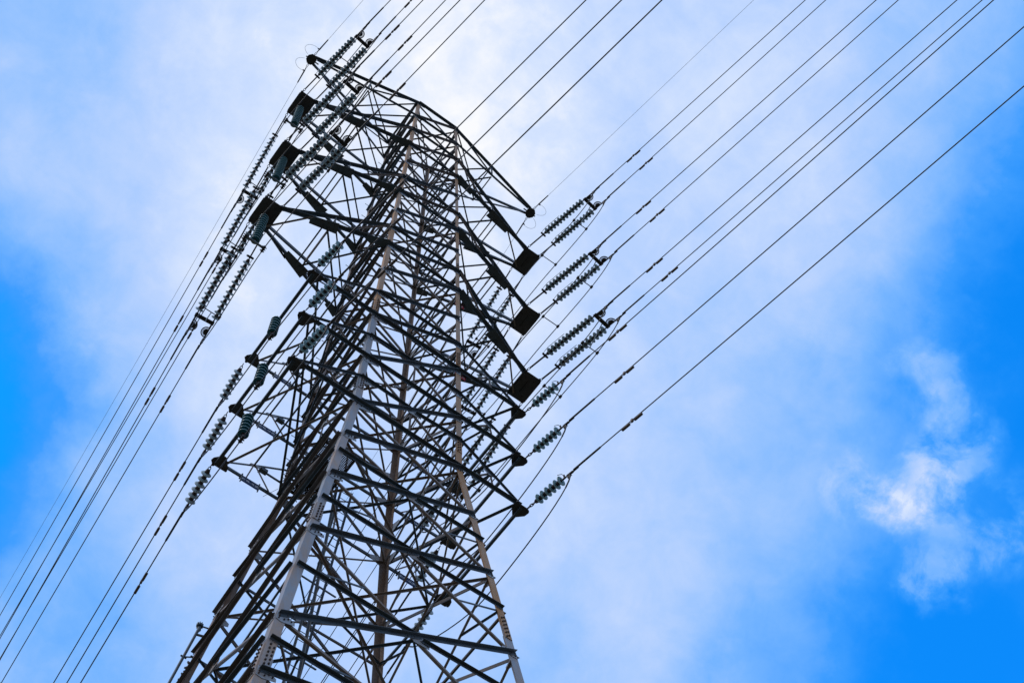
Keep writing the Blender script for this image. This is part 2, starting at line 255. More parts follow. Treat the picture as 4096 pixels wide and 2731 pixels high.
for sx, sy, mname, hr in LEGS:
    m = MB(); cuts = sorted([0.0, G, Z[0]+0.12]+SPL)
    for z0, z1 in zip(cuts[:-1], cuts[1:]):
        w = legw((z0+z1)/2); t = 0.016; P = corner(sx, sy, z0); Q = corner(sx, sy, z1)
        pr = [(0, 0), (w, 0), (w, t), (t, t), (t, w), (0, w)]
        m.prism([P+V((-sx*a, -sy*b, 0)) for a, b in pr], Q-P, 1 if (z0+z1)/2 > G+hr else 0)
    leg = m.build('leg', [mname, 'leg_rust'], tower)
    for zs in SPL:
        for face in (0, 1):
            s_ = MB(); w = legw(zs+0.01)
            nrm = V((0, sy, 0)) if face == 0 else V((sx, 0, 0)); inn = V((-sx, 0, 0)) if face == 0 else V((0, -sy, 0))
            hh = 0.42 if zs < G+10 else 0.3
            P = corner(sx, sy, zs-hh)+inn*0.012+nrm*0.003; Q = corner(sx, sy, zs+hh)+inn*0.012+nrm*0.003
            s_.prism([P, P+inn*(w-0.02), Q+inn*(w-0.02), Q], nrm*0.014)
            nb = 6 if zs < G+10 else 4
            for k in range(nb*2):
                f = (k+0.5)/(nb*2)
                if abs(f-0.5) < 0.03: continue
                a = 0.35 if k % 2 else 0.72
                s_.bolt(P.lerp(Q, f)+inn*(w*a)+nrm*0.013, nrm, 0.02, 0.03)
            s_.build('splice_plate', [mname if zs < G+hr else 'leg_rust', 'bolt'], leg)

# --- braces of the four faces
FACES = [  # outward normal, left-hand corner, right-hand corner as seen from outside
    (V((0, -1, 0)), (-1, -1), (1, -1)), (V((-1, 0, 0)), (-1, 1), (-1, -1)), (V((0, 1, 0)), (1, 1), (-1, 1)), (V((1, 0, 0)), (1, -1), (1, 1))]
UP = V((0, 0, 1))
PARTS = {}
def queue(kind, mb, P, Q, mats): PARTS.setdefault(kind, []).append((mb, V(P), V(Q), mats))
def node(c, z, inset, toward):
    P = corner(*c, z); d = (corner(*toward, z)-P).normalized(); return P+d*inset
PANELS = [(0, 1), (1, 2), (2, 3), (3, '3m'), ('3m', 4), (4, 5), (5, '5m'), ('5m', 6), (6, 7), (7, '7m'), ('7m', 8), (8, 9), (9, 11), (11, 13),
          (13, 14), (14, 15), (15, 16), (16, 17), (17, 18), (18, 19), (19, 20), (20, 21), (21, 22)]
HALF = {9: 10, 11: 12, 14: '14h', 15: '15h', 16: '16h', 17: '17h', 18: '18h', 19: '19h', 20: '20h', 21: '21h'}
LEVELS = [0, 1, 2, 3, 4, 5, 6, 7, 8, 9, 11, 13]
jit = 0
for n, L, R in FACES:
    for (a, b) in PANELS:
        zu, zl = Z[a], Z[b]; low = zl < G-1
        w1 = 0.085 if not low else 0.09; jit = (jit+1) % 7; j = jit*0.0004
        tn = n
        # rising brace, bolted outside with its standing flange on top
        P = node(L, zl, 0.05, R); Q = node(R, zu, 0.03, L)
        m = MB(); m.angle(P, Q, tn, UP, w1, 0.008, 0.014+j)
        for e_ in (P.lerp(Q, 0.03), P.lerp(Q, 0.05), P.lerp(Q, 0.97), P.lerp(Q, 0.5)): m.bolt(e_-UP*0.015+n*(0.021), n, 0.013, 0.016)
        queue('diagonal_brace', m, P, Q, ['dark' if n.y < 0 or a in (0, 1, 2, 3) else 'dark_brown', 'bolt'])
        # falling brace, bolted inside
        P2 = node(L, zu, 0.05, R); Q2 = node(R, zl, 0.05, L); w2 = 0.05 if not low else 0.055
        m = MB(); m.angle(P2, Q2, -tn, -UP, w2, 0.006, 0.02+j)
        m.prism([P2+UP*0.03+n*(-0.016), Q2+UP*0.03+n*(-0.016), Q2-UP*0.03+n*(-0.016), P2-UP*0.03+n*(-0.016)], -n*0.006)
        queue('diagonal_brace', m, P2, Q2, ['grey', 'bolt'])
        # crossing point
        hu = (corner(*L, zu)-corner(*R, zu)).length; hl = (corner(*L, zl)-corner(*R, zl)).length
        t = hl/(hu+hl); X = Q.lerp(P, 1-t) if False else P.lerp(Q, hl/(hl+hu))
        if a in HALF:
            zh = Z[HALF[a]]
            m = MB(); m.angle(node(L, zh, 0.03, R), X-(corner(*R, zh)-corner(*L, zh)).normalized()*0.06, tn, UP, 0.075, 0.008, 0.022+j)
            queue('half_strut', m, node(L, zh, 0, R), X, ['dark' if n.y < 0 else 'dark_brown'])
            m = MB(); m.angle(X+(corner(*R, zh)-corner(*L, zh)).normalized()*0.12-UP*0.05, node(R, zh, 0.03, L), tn, UP, 0.075, 0.008, 0.022+j)
            queue('half_strut', m, X, node(R, zh, 0, L), ['dark'])
            # gusset at the crossing
            h_ = (corner(*R, zh)-corner(*L, zh)).normalized(); m = MB()
            m.prism([X+n*0.009+h_*x+UP*y for x, y in ((-0.16, 0.03), (-0.05, -0.17), (0.3, -0.15), (0.3, 0.02), (0.05, 0.1))], n*0.006)
            for x, y in ((0.1, -0.05), (0.18, -0.07), (0.25, -0.09), (-0.05, -0.04)): m.bolt(X+n*0.014+h_*x+UP*y, n, 0.014, 0.02)
            queue('gusset_plate', m, X-UP*.2, X+UP*.2, ['gusset', 'bolt'])
            if low:
                m = MB(); m.angle(node(L, zh, 0.05, R)+UP*0.03, P2.lerp(X, 0.55), -tn, UP, 0.045, 0.006, 0.028)
                queue('secondary_brace', m, node(L, zh, 0, R), P2.lerp(X, .55), ['dark'])
                m = MB(); m.angle(X.lerp(Q2, 0.45), node(R, zh, 0.05, L)-UP*0.03, -tn, UP, 0.045, 0.006, 0.028)
                queue('secondary_brace', m, X.lerp(Q2, .45), node(R, zh, 0, L), ['dark'])
            else:
                lo = (corner(*L, zl)+corner(*R, zl))*0.5
                m = MB(); m.angle(X-UP*0.08, lo+(X-lo)*0.03, tn, h_, 0.04, 0.005, -0.03)
                queue('secondary_brace', m, X, lo, ['grey'])
    for l in LEVELS:
        if l in (9, 11, 13) and n.y != 0: continue          # there the arm chord runs right through the face
        z = Z[l]; P = node(L, z, 0.02, R); Q = node(R, z, 0.02, L); jit = (jit+1) % 7
        w_ = 0.11 if (l == 0 and n.y) else 0.08
        m = MB(); m.angle(P, Q, n, UP, w_, 0.009, 0.018+jit*0.0004)
        queue('horizontal_strut', m, P, Q, ['dark'])
    # gussets on the legs
    for l in Z:
        if str(l).endswith('h') or l in (22,): continue
        z = Z[l]; big = 1.0 if z > G+12 else 1.15
        if l in (3, 5, 7, 9, 11, 12, 13): big *= 1.25
        for c, o_ in ((L, R), (R, L)):
            P = corner(*c, z); d = (corner(*o_, z)-P).normalized(); m = MB()
            s0 = P+n*0.0035
            al = (corner(*c, z+1)-corner(*c, z)).normalized()
            m.prism([s0+d*0.01+al*0.13*big, s0+d*0.14*big+al*0.11*big, s0+d*0.32*big+al*0.02*big, s0+d*0.33*big-al*0.07*big, s0+d*0.12*big-al*0.16*big, s0+d*0.01-al*0.14*big], n*0.0075)
            for x, y in ((0.05, 0.07), (0.05, -0.02), (0.05, -0.09), (0.2, 0.0), (0.26, -0.02), (0.14, -0.07)):
                m.bolt(P+d*x*big+al*y*big+n*0.0105, n, 0.0145, 0.03)
            queue('gusset_plate', m, P-UP*.15, P+UP*.15, ['gusset', 'bolt'])
# bent plan braces inside the body at the arm levels
for l in (0, 1, 3, 5, 7, 9, 11, 13, 15, 17):
    z = Z[l]-0.05
    for k, (c, d_) in enumerate((((-1, 1), (1, -1)), ((-1, -1), (1, 1)))):
        P = corner(*c, z); Q = corner(*d_, z); e_ = (Q-P).normalized()
        m = MB(); m.angle(P+e_*0.1, Q-e_*0.1, (0, 0, -1), V((1, 0, 0)), 0.055, 0.006, 0.02+0.07*k)
        queue('plan_brace', m, P, Q, ['grey'])
def xc(n, L, R, a, b):
    P = corner(*L, Z[b]); Q = corner(*R, Z[a]); hu = (corner(*L, Z[a])-corner(*R, Z[a])).length; hl = (P-corner(*R, Z[b])).length
    return P.lerp(Q, hl/(hl+hu))-n*0.06
for a, b in ((14, 15), (16, 17)):
    c4 = [xc(n, L, R, a, b) for n, L, R in FACES]
    for k in range(4):
        m = MB(); m.angle(c4[k], c4[(k+1) % 4], (0, 0, -1), V((1, 0, 0)), 0.05, 0.006, 0.02*k)
        queue('plan_brace', m, c4[k], c4[(k+1) % 4], ['dark'])
    if a >= 14:
        for f, c in ((1, (1, 1)), (3, (-1, -1))):
            P = corner(*c, Z[a])*1.0; Q = c4[f]; e_ = (Q-P).normalized(); m = MB(); m.angle(P+e_*0.12, Q, (0, 0, -1), V((0, 1, 0)), 0.055, 0.006, 0.03)
            queue('hip_brace', m, P, Q, ['grey'])
def score(P, Q):
    C_ = (P+Q)*0.5; best = 0
    for T in (P, C_, Q):
        d = T-CAMPOS; f = d.dot(CF)
        if f < 1: continue
        x = d.dot(CR)/f*57.321/36; y = d.dot(CD)/f*57.321/36
        if abs(x) < 0.52 and abs(y) < 0.35: best = max(best, (P-Q).length/f)
    return best*(1.0 if (C_.y < 0 or C_.x < 0) else 0.8)
for kind, lst in PARTS.items():
    lst.sort(key=lambda q: -score(q[1], q[2]))
    lim = 99
    for mb, P, Q, mats in lst[:lim]:
        mb.build(kind, mats, tower)
    if len(lst) > lim:
        r = MB(); mats = max((q[3] for q in lst), key=len)
        for mb, P, Q, ms in lst[lim:]:
            o = len(r.v); r.v += mb.v; r.f += [[i+o for i in f] for f in mb.f]; r.m += mb.m; r.sm += mb.sm
        tag(r.build(kind, mats, tower), kind='stuff')

# --- cross-arms
BIG = {1: (3, 2, 5.211), 2: (5, 4, 5.080), 3: (7, 6, 4.959)}
SMALL = {4: (9, 8, 3.471), 5: (11, 10, 3.426), 6: (13, 12, 3.379)}
PX, PY = 0.278, 0.442
def sub(name, parent, mats, fn):
    m = MB(); fn(m); return m.build(name, mats, parent)
def big_arm(i, sg):
    ll, lu, b = BIG[i]; z = Z[ll]; zu = Z[lu]
    X = V((sg, 0, 0))
    rootL = {s: corner(sg, s, z) for s in (-1, 1)}; rootU = {s: corner(sg, s, zu) for s in (-1, 1)}
    tip = {s: V((sg*(b-PX+0.02), s*PY*0.82, z)) for s in (-1, 1)}
    tipU = {s: V((sg*(b-PX+0.05), s*PY*0.6, z+0.1)) for s in (-1, 1)}
    def plate(q):
        c = V((sg*b, 0, z-0.03)); ex, ey = PX+0.07, PY+0.06
        q.prism([c+V((x*ex, y*ey, 0)) for x, y in ((-1, -0.8), (-0.8, -1), (0.85, -1), (1, -0.85), (1, 0.85), (0.85, 1), (-0.8, 1), (-1, 0.8))], V((0, 0, 0.028)))
        q.box(c-V((0, 0, 0.014)), (0.014, 0, 0), (0, PY*0.6, 0), (0, 0, 0.022))
        q.box(c-V((sg*PX*0.9, 0, 0.016)), (0.03, 0, 0), (0, PY*0.35, 0), (0, 0, 0.024))
        for x in (-1, 1):
            for y in (-1, 1):
                q.lathe([(-0.035, 0.055), (0.06, 0.055), (0.06, 0.02), (-0.035, 0.02), (-0.035, 0.055)], 10, 0, V((sg*b+x*PX, y*(PY+0.02), z)), (0, 0, 1), (1, 0, 0))
                q.bolt(c+V((x*PX*0.55, y*PY*0.7, 0.002)), (0, 0, -1), 0.02, 0.02)
    arm = sub('cross_arm', tower, ['plate', 'bolt'], plate)                    # the black end plate carries the chords as its parts
    for s in (-1, 1):                                    # the two lower chords with their wide splice plates
        m = MB(); P, Q = rootL[s], tip[s]
        m.angle(P-X*0.15, Q, (0, s, 0), UP, 0.12, 0.010, 0.02)
        d = (Q-P).normalized(); side = V((0, 0, -1)); q0 = P.lerp(Q, 0.46); q1 = P.lerp(Q, 0.72); w = d.cross(side)*s*sg
        m.prism([q0-w*0.18-UP*0.066, q1-w*0.1-UP*0.066, q1+w*0.14-UP*0.066, q0+w*0.19-UP*0.066], -UP*0.01)
        for k in range(4):
            for a in (-0.08, 0.1): m.bolt(q0.lerp(q1, 0.15+0.22*k)+w*a-UP*0.075, -UP, 0.014, 0.018)
        r0 = P-X*0.05; r1 = P.lerp(Q, 0.2 if s < 0 else 0.13)
        m.prism([r0-UP*0.065-w*0.1, r1-UP*0.065-w*0.08, r1-UP*0.065+w*0.12, r0-UP*0.065+w*0.2], -UP*0.009)
        m.build('lower_chord', ['dark', 'bolt'], arm)
    for s in (-1, 1):
        sub('upper_chord', arm, 'dark', lambda q: q.angle(rootU[s]-X*0.1, tipU[s], (0, s, 0.25), UP, 0.12, 0.010, 0.02))
    # lacing in the lower plane and up the sides
    mid = {s: rootL[s].lerp(tip[s], 0.56) for s in (-1, 1)}; midU = {s: rootU[s].lerp(tipU[s], 0.5) for s in (-1, 1)}
    dn = V((0, 0, -1)); lac = []
    for off in (-0.09, 0.12): lac.append((mid[-1]-X*off, mid[1]-X*off, dn, 0.05))
    lac += [(mid[-1], rootL[1], dn, 0.055), (mid[1], rootL[-1], dn, 0.05)]
    lac += [(tip[1]+X*0.1, mid[-1]+X*0.5, dn, 0.05), (tip[1]+X*0.05, mid[1]+X*0.45, dn, 0.05)]
    for s in (-1, 1):
        lac += [(mid[s]-X*0.2, midU[s], V((0, s, 0)), 0.045), (mid[s]-X*0.35, rootU[s], V((0, s, 0)), 0.05)]
    lac += [(midU[-1], midU[1], dn, 0.045), (midU[-1], rootU[1], dn, 0.045)]
    for k, (P, Q, n, w) in enumerate(lac):
        sub('lacing_bar', arm, 'grey' if k % 3 == 1 else 'dark', lambda q: q.angle(P, Q, n, UP if n.z == 0 else V((0, 1, 0)), w, 0.006, (0.02 if n.z == 0 else 0.05)+0.004*k))
    return arm
def small_arm(i, sg):
    ll, lu, b = SMALL[i]; z = Z[ll]; zu = Z[lu]; h = hw(z); X = V((sg, 0, 0))
    rootL = {s: corner(sg, s, z) for s in (-1, 1)}; rootU = {s: corner(sg, s, zu) for s in (-1, 1)}
    tip = {s: V((sg*b, s*h[1], z)) for s in (-1, 1)}
    arm = sub('cross_arm', tower, 'dark', lambda q: q.angle(tip[-1]+V((sg*0.03, -0.05, -0.07)), tip[1]+V((sg*0.03, 0.05, -0.07)), (0, 0, -1), V((-1, 0, 0)), 0.10, 0.009, 0.0))     # the end beam; chords, plates and lacing are its parts
    for s in (-1, 1):                                    # each lower chord runs on to the middle of the tower face
        sub('lower_chord', arm, 'dark', lambda q: q.angle(V((0, s*h[1], z)), tip[s]+X*0.02, (0, s, 0), UP, 0.095, 0.009, 0.024))
    for s in (-1, 1):
        U = tip[s]+UP*0.08-X*0.05; R0 = rootU[s]; md = R0.lerp(U, 0.5)
        sub('upper_chord', arm, 'dark', lambda q: (q.angle(R0-X*0.05, md, (0, s, 0), UP, 0.06, 0.007, 0.02), q.angle(md-X*0.1*0, U, (0, s, 0), UP, 0.055, 0.007, 0.029)))
        sub('gusset_plate', arm, ['gusset', 'bolt'], lambda q: (q.prism([md+V((0, s*0.008, 0))+X*x+UP*y for x, y in ((-0.17, 0.08), (0.12, -0.02), (0.15, -0.1), (-0.02, -0.12), (-0.2, 0.0))], V((0, s*0.008, 0))),
            [q.bolt(md+V((0, s*0.016, 0))+X*x+UP*y, (0, s, 0), 0.013, 0.02) for x, y in ((-0.12, 0.03), (-0.06, 0.01), (0.05, -0.05), (0.1, -0.07))]))
        def plate(q):
            c = tip[s]-UP*0.055; y = s
            poly = ((0.17, -0.03), (0.19, 0.06), (0.09, 0.165), (0.02, 0.145), (-0.23, 0.145), (-0.29, 0.1), (-0.27, 0.01), (-0.1, -0.21), (-0.01, -0.23)) if sg < 0 else ((-0.2, -0.035), (-0.15, 0.12), (0.19, 0.12), (0.28, 0.03), (0.25, -0.1), (0.09, -0.25), (-0.02, -0.265))
            q.prism([c+V((sg*x, y*yy, 0)) for x, yy in poly], V((0, 0, -0.014)))
            for x, yy in ((-0.1, 0.08), (0.0, 0.0), (0.02, -0.12), (0.1, 0.04), (-0.08, -0.06)): q.bolt(c+V((sg*x, y*yy, -0.013)), (0, 0, -1), 0.013, 0.014)
            for x, yy in (((-0.26, 0.1), (0.08, 0.14)) if sg < 0 else ((-0.13, 0.12), (0.23, 0.05))):
                q.lathe([(-0.03, 0.04), (0.03, 0.04), (0.03, 0.018), (-0.03, 0.018), (-0.03, 0.04)], 10, 0, c+V((sg*x, y*yy, 0)), (0, 0, 1), (1, 0, 0))
        sub('end_plate', arm, ['plate', 'bolt'], plate)
    dn = V((0, 0, -1)); md = {s: rootU[s].lerp(tip[s]+UP*0.08, 0.5) for s in (-1, 1)}
    lac = [(tip[1]-X*0.15, rootL[-1], dn, 0.05, 'grey'), (tip[-1]-X*0.15, rootL[1], dn, 0.06, 'dark')]
    for s in (-1, 1):
        lac += [(md[s], rootL[s].lerp(tip[s], 0.18), V((0, s, 0)), 0.045, 'grey'), (md[s], rootL[s].lerp(tip[s], 0.55), V((0, s, 0)), 0.035, 'grey')]
    lac += [(md[-1], md[1], dn, 0.05, 'dark'), (md[-1], rootU[1], dn, 0.05, 'dark')]
    for k, (P, Q, n, w, mt) in enumerate(lac):
        sub('lacing_bar', arm, mt, lambda q: q.angle(P, Q, n, UP if n.z == 0 else V((0, 1, 0)), w, 0.006, (-0.03 if n.z == 0 else 0.02)+0.005*k))
    return arm
EB, EZ = 5.565, 29.743+G
def earth_arm(sg):
    X = V((sg, 0, 0)); T = V((sg*EB, 0, EZ))
    def plate(q):
        c = T-UP*0.08
        q.prism([c+V((math.cos(a)*0.215, math.sin(a)*0.24, 0)) for a in [PI/8+k*PI/4 for k in range(8)]], V((0, 0, -0.02)))
        for a in (0.5, 1.57, 2.6, 3.7, 4.71, 5.7): q.bolt(c+V((math.cos(a)*0.165, math.sin(a)*0.185, -0.018)), (0, 0, -1), 0.018, 0.02)
        q.box(c-X*0.05-UP*0.026, (0.3, 0, 0), (0, 0.025, 0), (0, 0, 0.014))
    arm = sub('cross_arm', tower, ['plate', 'bolt'], plate)
    for s in (-1, 1): sub('upper_chord', arm, 'dark', lambda q: q.angle(corner(sg, s, Z[0])-X*0.2, T-X*0.1+V((0, s*0.07, 0)), (0, s, 0), UP, 0.11, 0.010, 0.02))
    for s in (-1, 1): sub('lower_chord', arm, 'dark', lambda q: q.angle(corner(sg, s, Z[1])-X*0.1, T-X*0.2+V((0, s*0.06, -0.06)), (0, s, 0), UP, 0.075, 0.008, 0.022))
    mu = {s: corner(sg, s, Z[0]).lerp(T, 0.45) for s in (-1, 1)}; ml = {s: corner(sg, s, Z[1]).lerp(T-UP*0.06, 0.45) for s in (-1, 1)}
    mm = {s: corner(sg, s, Z[0]).lerp(T, 0.5) for s in (-1, 1)}
    dn = V((0, 0, -1)); lac = [(mu[-1], mu[1], dn), (mu[-1], corner(sg, 1, Z[0]), dn), (mu[1], corner(sg, -1, Z[0]), dn), (ml[-1], ml[1], dn), (ml[-1], corner(sg, 1, Z[1]), dn), (ml[1], corner(sg, -1, Z[1]), dn)]
    for s in (-1, 1): lac += [(mu[s], ml[s], V((0, s, 0))), (ml[s], corner(sg, s, Z[0]), V((0, s, 0)))]
    for k, (P, Q, n) in enumerate(lac):
        sub('lacing_bar', arm, 'dark', lambda q: q.angle(P, Q, n, UP if n.z == 0 else V((0, 1, 0)), 0.05, 0.006, 0.02+0.004*k))
for sg in (-1, 1):
    earth_arm(sg)
    for i in BIG: big_arm(i, sg)
    for i in SMALL: small_arm(i, sg)

# --- small fixtures on the tower: step bolts, short bracket arms, climbing rail, platform, ladder
for k in range(46):
    z = Z[13]+0.6+k*0.62; P = corner(-1, 1, z)+V((0.05, 0, 0)) if k % 2 else corner(-1, 1, z)+V((0, -0.05, 0))
    d = V((0, 1, 0)) if k % 2 else V((-1, 0, 0)); m = MB()
    m.tube([P, P+d*0.19], 0.009, 6); m.tube([P+d*0.18, P+d*0.2], 0.016, 6); m.build('step_bolt', 'iron', tower)
for z in (Z[13]+0.75, Z[11]+0.75, Z[9]+0.75):
    P = corner(-1, 1, z); m = MB(); Q = P+V((-0.62, 0, 0.02))
    m.angle(P+V((0.1, 0, 0)), Q, (0, 1, 0), UP, 0.06, 0.007, 0.02); m.box(Q+V((0.04, 0.03, 0.02)), (0.09, 0, 0), (0, 0.06, 0), (0, 0, 0.06)); m.box(Q+V((-0.07, 0.03, 0.0)), (0.02, 0, 0), (0, 0.09, 0), (0, 0, 0.045))
    m.build('bracket_arm', 'dark', tower)
def rail_pt(z): return corner(-1, 1, z)+V((-0.17, 0.06, 0))
m = MB(); z1 = G-5.75
m.tube([rail_pt(1.5), rail_pt(z1)], 0.032, 8)
for k in range(10):
    z = z1-0.9-k*1.6; m.bar(rail_pt(z), corner(-1, 1, z)+V((0, -0.05, 0)), 0.014); m.tube([rail_pt(z)-V((0.07, 0, 0)), rail_pt(z)+V((0.07, 0, 0))], 0.022, 6)
    if k < 3:
        for q in range(7):
            zz = z-0.2*q; m.bolt(corner(-1, 1, zz)+V((-0.001, -0.05, 0)), (-1, 0, 0), 0.024, 0.06, 0)
P = rail_pt(z1)+V((0.02, 0.01, 0.24))
m.tube([rail_pt(z1), rail_pt(z1)+V((0.03, 0.01, 0.12)), P], [0.032, 0.05, 0.03], 8); m.tube([rail_pt(z1)+V((0, 0, -0.1)), corner(-1, 1, z1-0.1)], 0.03, 6); m.tube([rail_pt(z1)+V((0.02, 0, 0.25)), corner(-1, 1, z1+0.2)], 0.02, 6)
for k in range(9):
    a = k*2*PI/9; m.box(P+V((math.cos(a)*0.055, math.sin(a)*0.055, 0.03)), (0.022*math.cos(a), 0.022*math.sin(a), 0), (-0.011*math.sin(a), 0.011*math.cos(a), 0), (0, 0, 0.05))
m.lathe([(0, 0.02), (0, 0.055), (0.06, 0.06), (0.07, 0.02)], 10, 0, P, (0, 0, 1), (1, 0, 0))
m.build('climbing_rail', 'dark', tower)
m = MB(); x0, x1, y0, y1 = -1.5, -0.62, -0.2, 1.5; zp = Z[13]+0.35
for k in range(23):
    x = x0+(x1-x0)*k/22; m.box((x, (y0+y1)/2, zp), (0.006, 0, 0), (0, (y1-y0)/2, 0), (0, 0, 0.022))
for k in range(44):
    y = y0+(y1-y0)*k/43; m.box(((x0+x1)/2, y, zp-0.002), ((x1-x0)/2, 0, 0), (0, 0.005, 0), (0, 0, 0.016))
for x in (x0, x1): m.box((x, (y0+y1)/2, zp-0.06), (0.03, 0, 0), (0, (y1-y0)/2+0.1, 0), (0, 0, 0.035))
for y in (y0, y1): m.box(((x0+x1)/2, y, zp-0.064), ((x1-x0)/2+0.1, 0, 0), (0, 0.03, 0), (0, 0, 0.035))
m.box(((x0+x1)/2-0.1, 0.6, zp-0.12), (0.3, 0, 0), (0, 0.38, 0), (0, 0, 0.05))
m.build('mesh_platform', 'iron', tower)
m = MB()
def lad(z, side): t = (z-G)/1.62; return V(((-0.16+0.0533*t)*1.62+side*0.15, 0.81-0.02*t, z))
for s in (-1, 1): m.angle(lad(3.0, s), lad(G+0.6, s), (0, -1, 0), V((1, 0, 0)), 0.05, 0.007, 0.0)
ladder = m.build('ladder', 'dark', tower)
for k in range(60):
    z = G+0.4-k*0.32; m = MB(); m.tube([lad(z, -1), lad(z, 1)], 0.010, 6); m.build('rung', 'dark', ladder)
for z in (G-1.5, G-4.0, G-6.9, G-9.6, G-12.2, G-15.0, G-18):
    P = lad(z, 0); h = hw(z); m = MB(); m.angle(P-V((0.5, 0, 0)), P+V((0.5, 0.02, 0)), (0, 1, 0), UP, 0.05, 0.006, 0.01); m.build('ladder_bracket', 'dark', ladder)
    m = MB(); m.angle(P+V((0, 0.05, 0)), V((-0.1*h[0], h[1], z)), (1, 0, 0), UP, 0.05, 0.006, 0.01); m.build('ladder_bracket', 'dark', ladder)
m = MB()
m.angle((-0.55, 0.75, G+0.4), (-0.75, 0.75, 3.0), (0, -1, 0), V((1, 0, 0)), 0.06, 0.007, 0.0)
m.build('cable_riser', 'dark', tower)

# bird nest caught on the platform
nest = MB()
for k in range(520):
    a = random.uniform(0, 2*PI); r = random.gauss(0.0, 0.33); c = V((-1.15+math.cos(a)*r*0.8, 1.0+math.sin(a)*r*1.1, zp+0.12+random.uniform(-0.14, 0.3)*max(0.2, 1-abs(r)/0.8)))
    d = V((random.gauss(0, 1), random.gauss(0, 1), random.gauss(0, 0.5))).normalized()*random.uniform(0.1, 0.3)
    nest.bar(c-d, c+d, random.uniform(0.004, 0.009))
tag(nest.build('bird_nest', 'twig', None, (-1.15, 1.0, zp)), 'tangled dark bird nest of twigs wedged beside the left leg at the waist', 'nest')

# ------------------------------------------------------------------ insulators
DISC = [(0.0, 0.05), (0.006, 0.075), (0.018, 0.112), (0.034, 0.136), (0.046, 0.141), (0.056, 0.139), (0.057, 0.131), (0.036, 0.124), (0.034, 0.118), (0.058, 0.112), (0.058, 0.104), (0.034, 0.099),
        (0.033, 0.092), (0.058, 0.087), (0.058, 0.079), (0.034, 0.074), (0.033, 0.068), (0.058, 0.064), (0.057, 0.056), (0.034, 0.05), (0.034, 0.012)]
GROOVE = {7: 1, 11: 1, 15: 1, 19: 1, 4: 2, 5: 2}          # shade painted into the grooves, highlight painted onto the rim
CAP = [(-0.098, 0.0), (-0.098, 0.034), (-0.088, 0.05), (-0.06, 0.054), (-0.056, 0.06), (-0.03, 0.062), (-0.024, 0.066), (0.004, 0.07), (0.012, 0.05)]
PIN = [(0.03, 0.03), (0.05, 0.026), (0.062, 0.018), (0.09, 0.016), (0.095, 0.0)]
def make_disc(parent, x, y, z, glaze, axis):
    key = (glaze, axis)
    if key not in MESHES:
        m = MB(); ax = (1, 0, 0) if axis == 'x' else (0, 0, -1); up = (0, 0, 1) if axis == 'x' else (1, 0, 0)
        
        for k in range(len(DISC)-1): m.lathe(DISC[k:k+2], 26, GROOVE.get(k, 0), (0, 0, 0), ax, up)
        o = m.build('disc', [glaze, 'groove_shade', glaze+'_rim']); me = o.data
        m = MB(); m.lathe(CAP, 14, 0, (0, 0, 0), ax, up); m.lathe(PIN, 10, 0, (0, 0, 0), ax, up); o2 = m.build('cap', 'cap'); MESHES[key] = (me, o2.data)
        bpy.data.objects.remove(o); bpy.data.objects.remove(o2)
    a, b = MESHES[key]
    o = bpy.data.objects.new('disc', a); COL.objects.link(o); o.parent = parent; o.location = (x, y, z)
    c = bpy.data.objects.new('cap', b); COL.objects.link(c); c.parent = o
MESHES = {}
def link_chain(m, x0, x1, y=0.0, r=0.011):
    n = max(1, int((x1-x0)/0.09)); s = (x1-x0)/n
    for k in range(n):
        c = x0+s*(k+0.5); pts = []
        for q in range(13):
            a = 2*PI*q/12; u = math.cos(a)*s*0.62; w = math.sin(a)*0.032
            pts.append((c+u, y+(w if k % 2 else 0), 0 if k % 2 else w))
        m.tube(pts, r, 6)
def clamp_mesh(m, x, y):                                  # dead-end clamp with the jumper lug hanging under it
    m.tube([(x-0.16, y, 0), (x-0.1, y, 0), (x-0.09, y, 0), (x+0.1, y, 0), (x+0.12, y, 0), (x+0.3, y, 0)], [0.016, 0.016, 0.036, 0.036, 0.026, 0.024], 8)
    m.box((x-0.02, y, -0.06), (0.045, 0, 0), (0, 0.022, 0), (0, 0, 0.075))
    for a in (-0.03, 0.03): m.bolt((x+a, y-0.022, -0.06), (0, -1, 0), 0.014, 0.02, 0); m.bolt((x+a, y+0.022, -0.06), (0, 1, 0), 0.014, 0.02, 0)
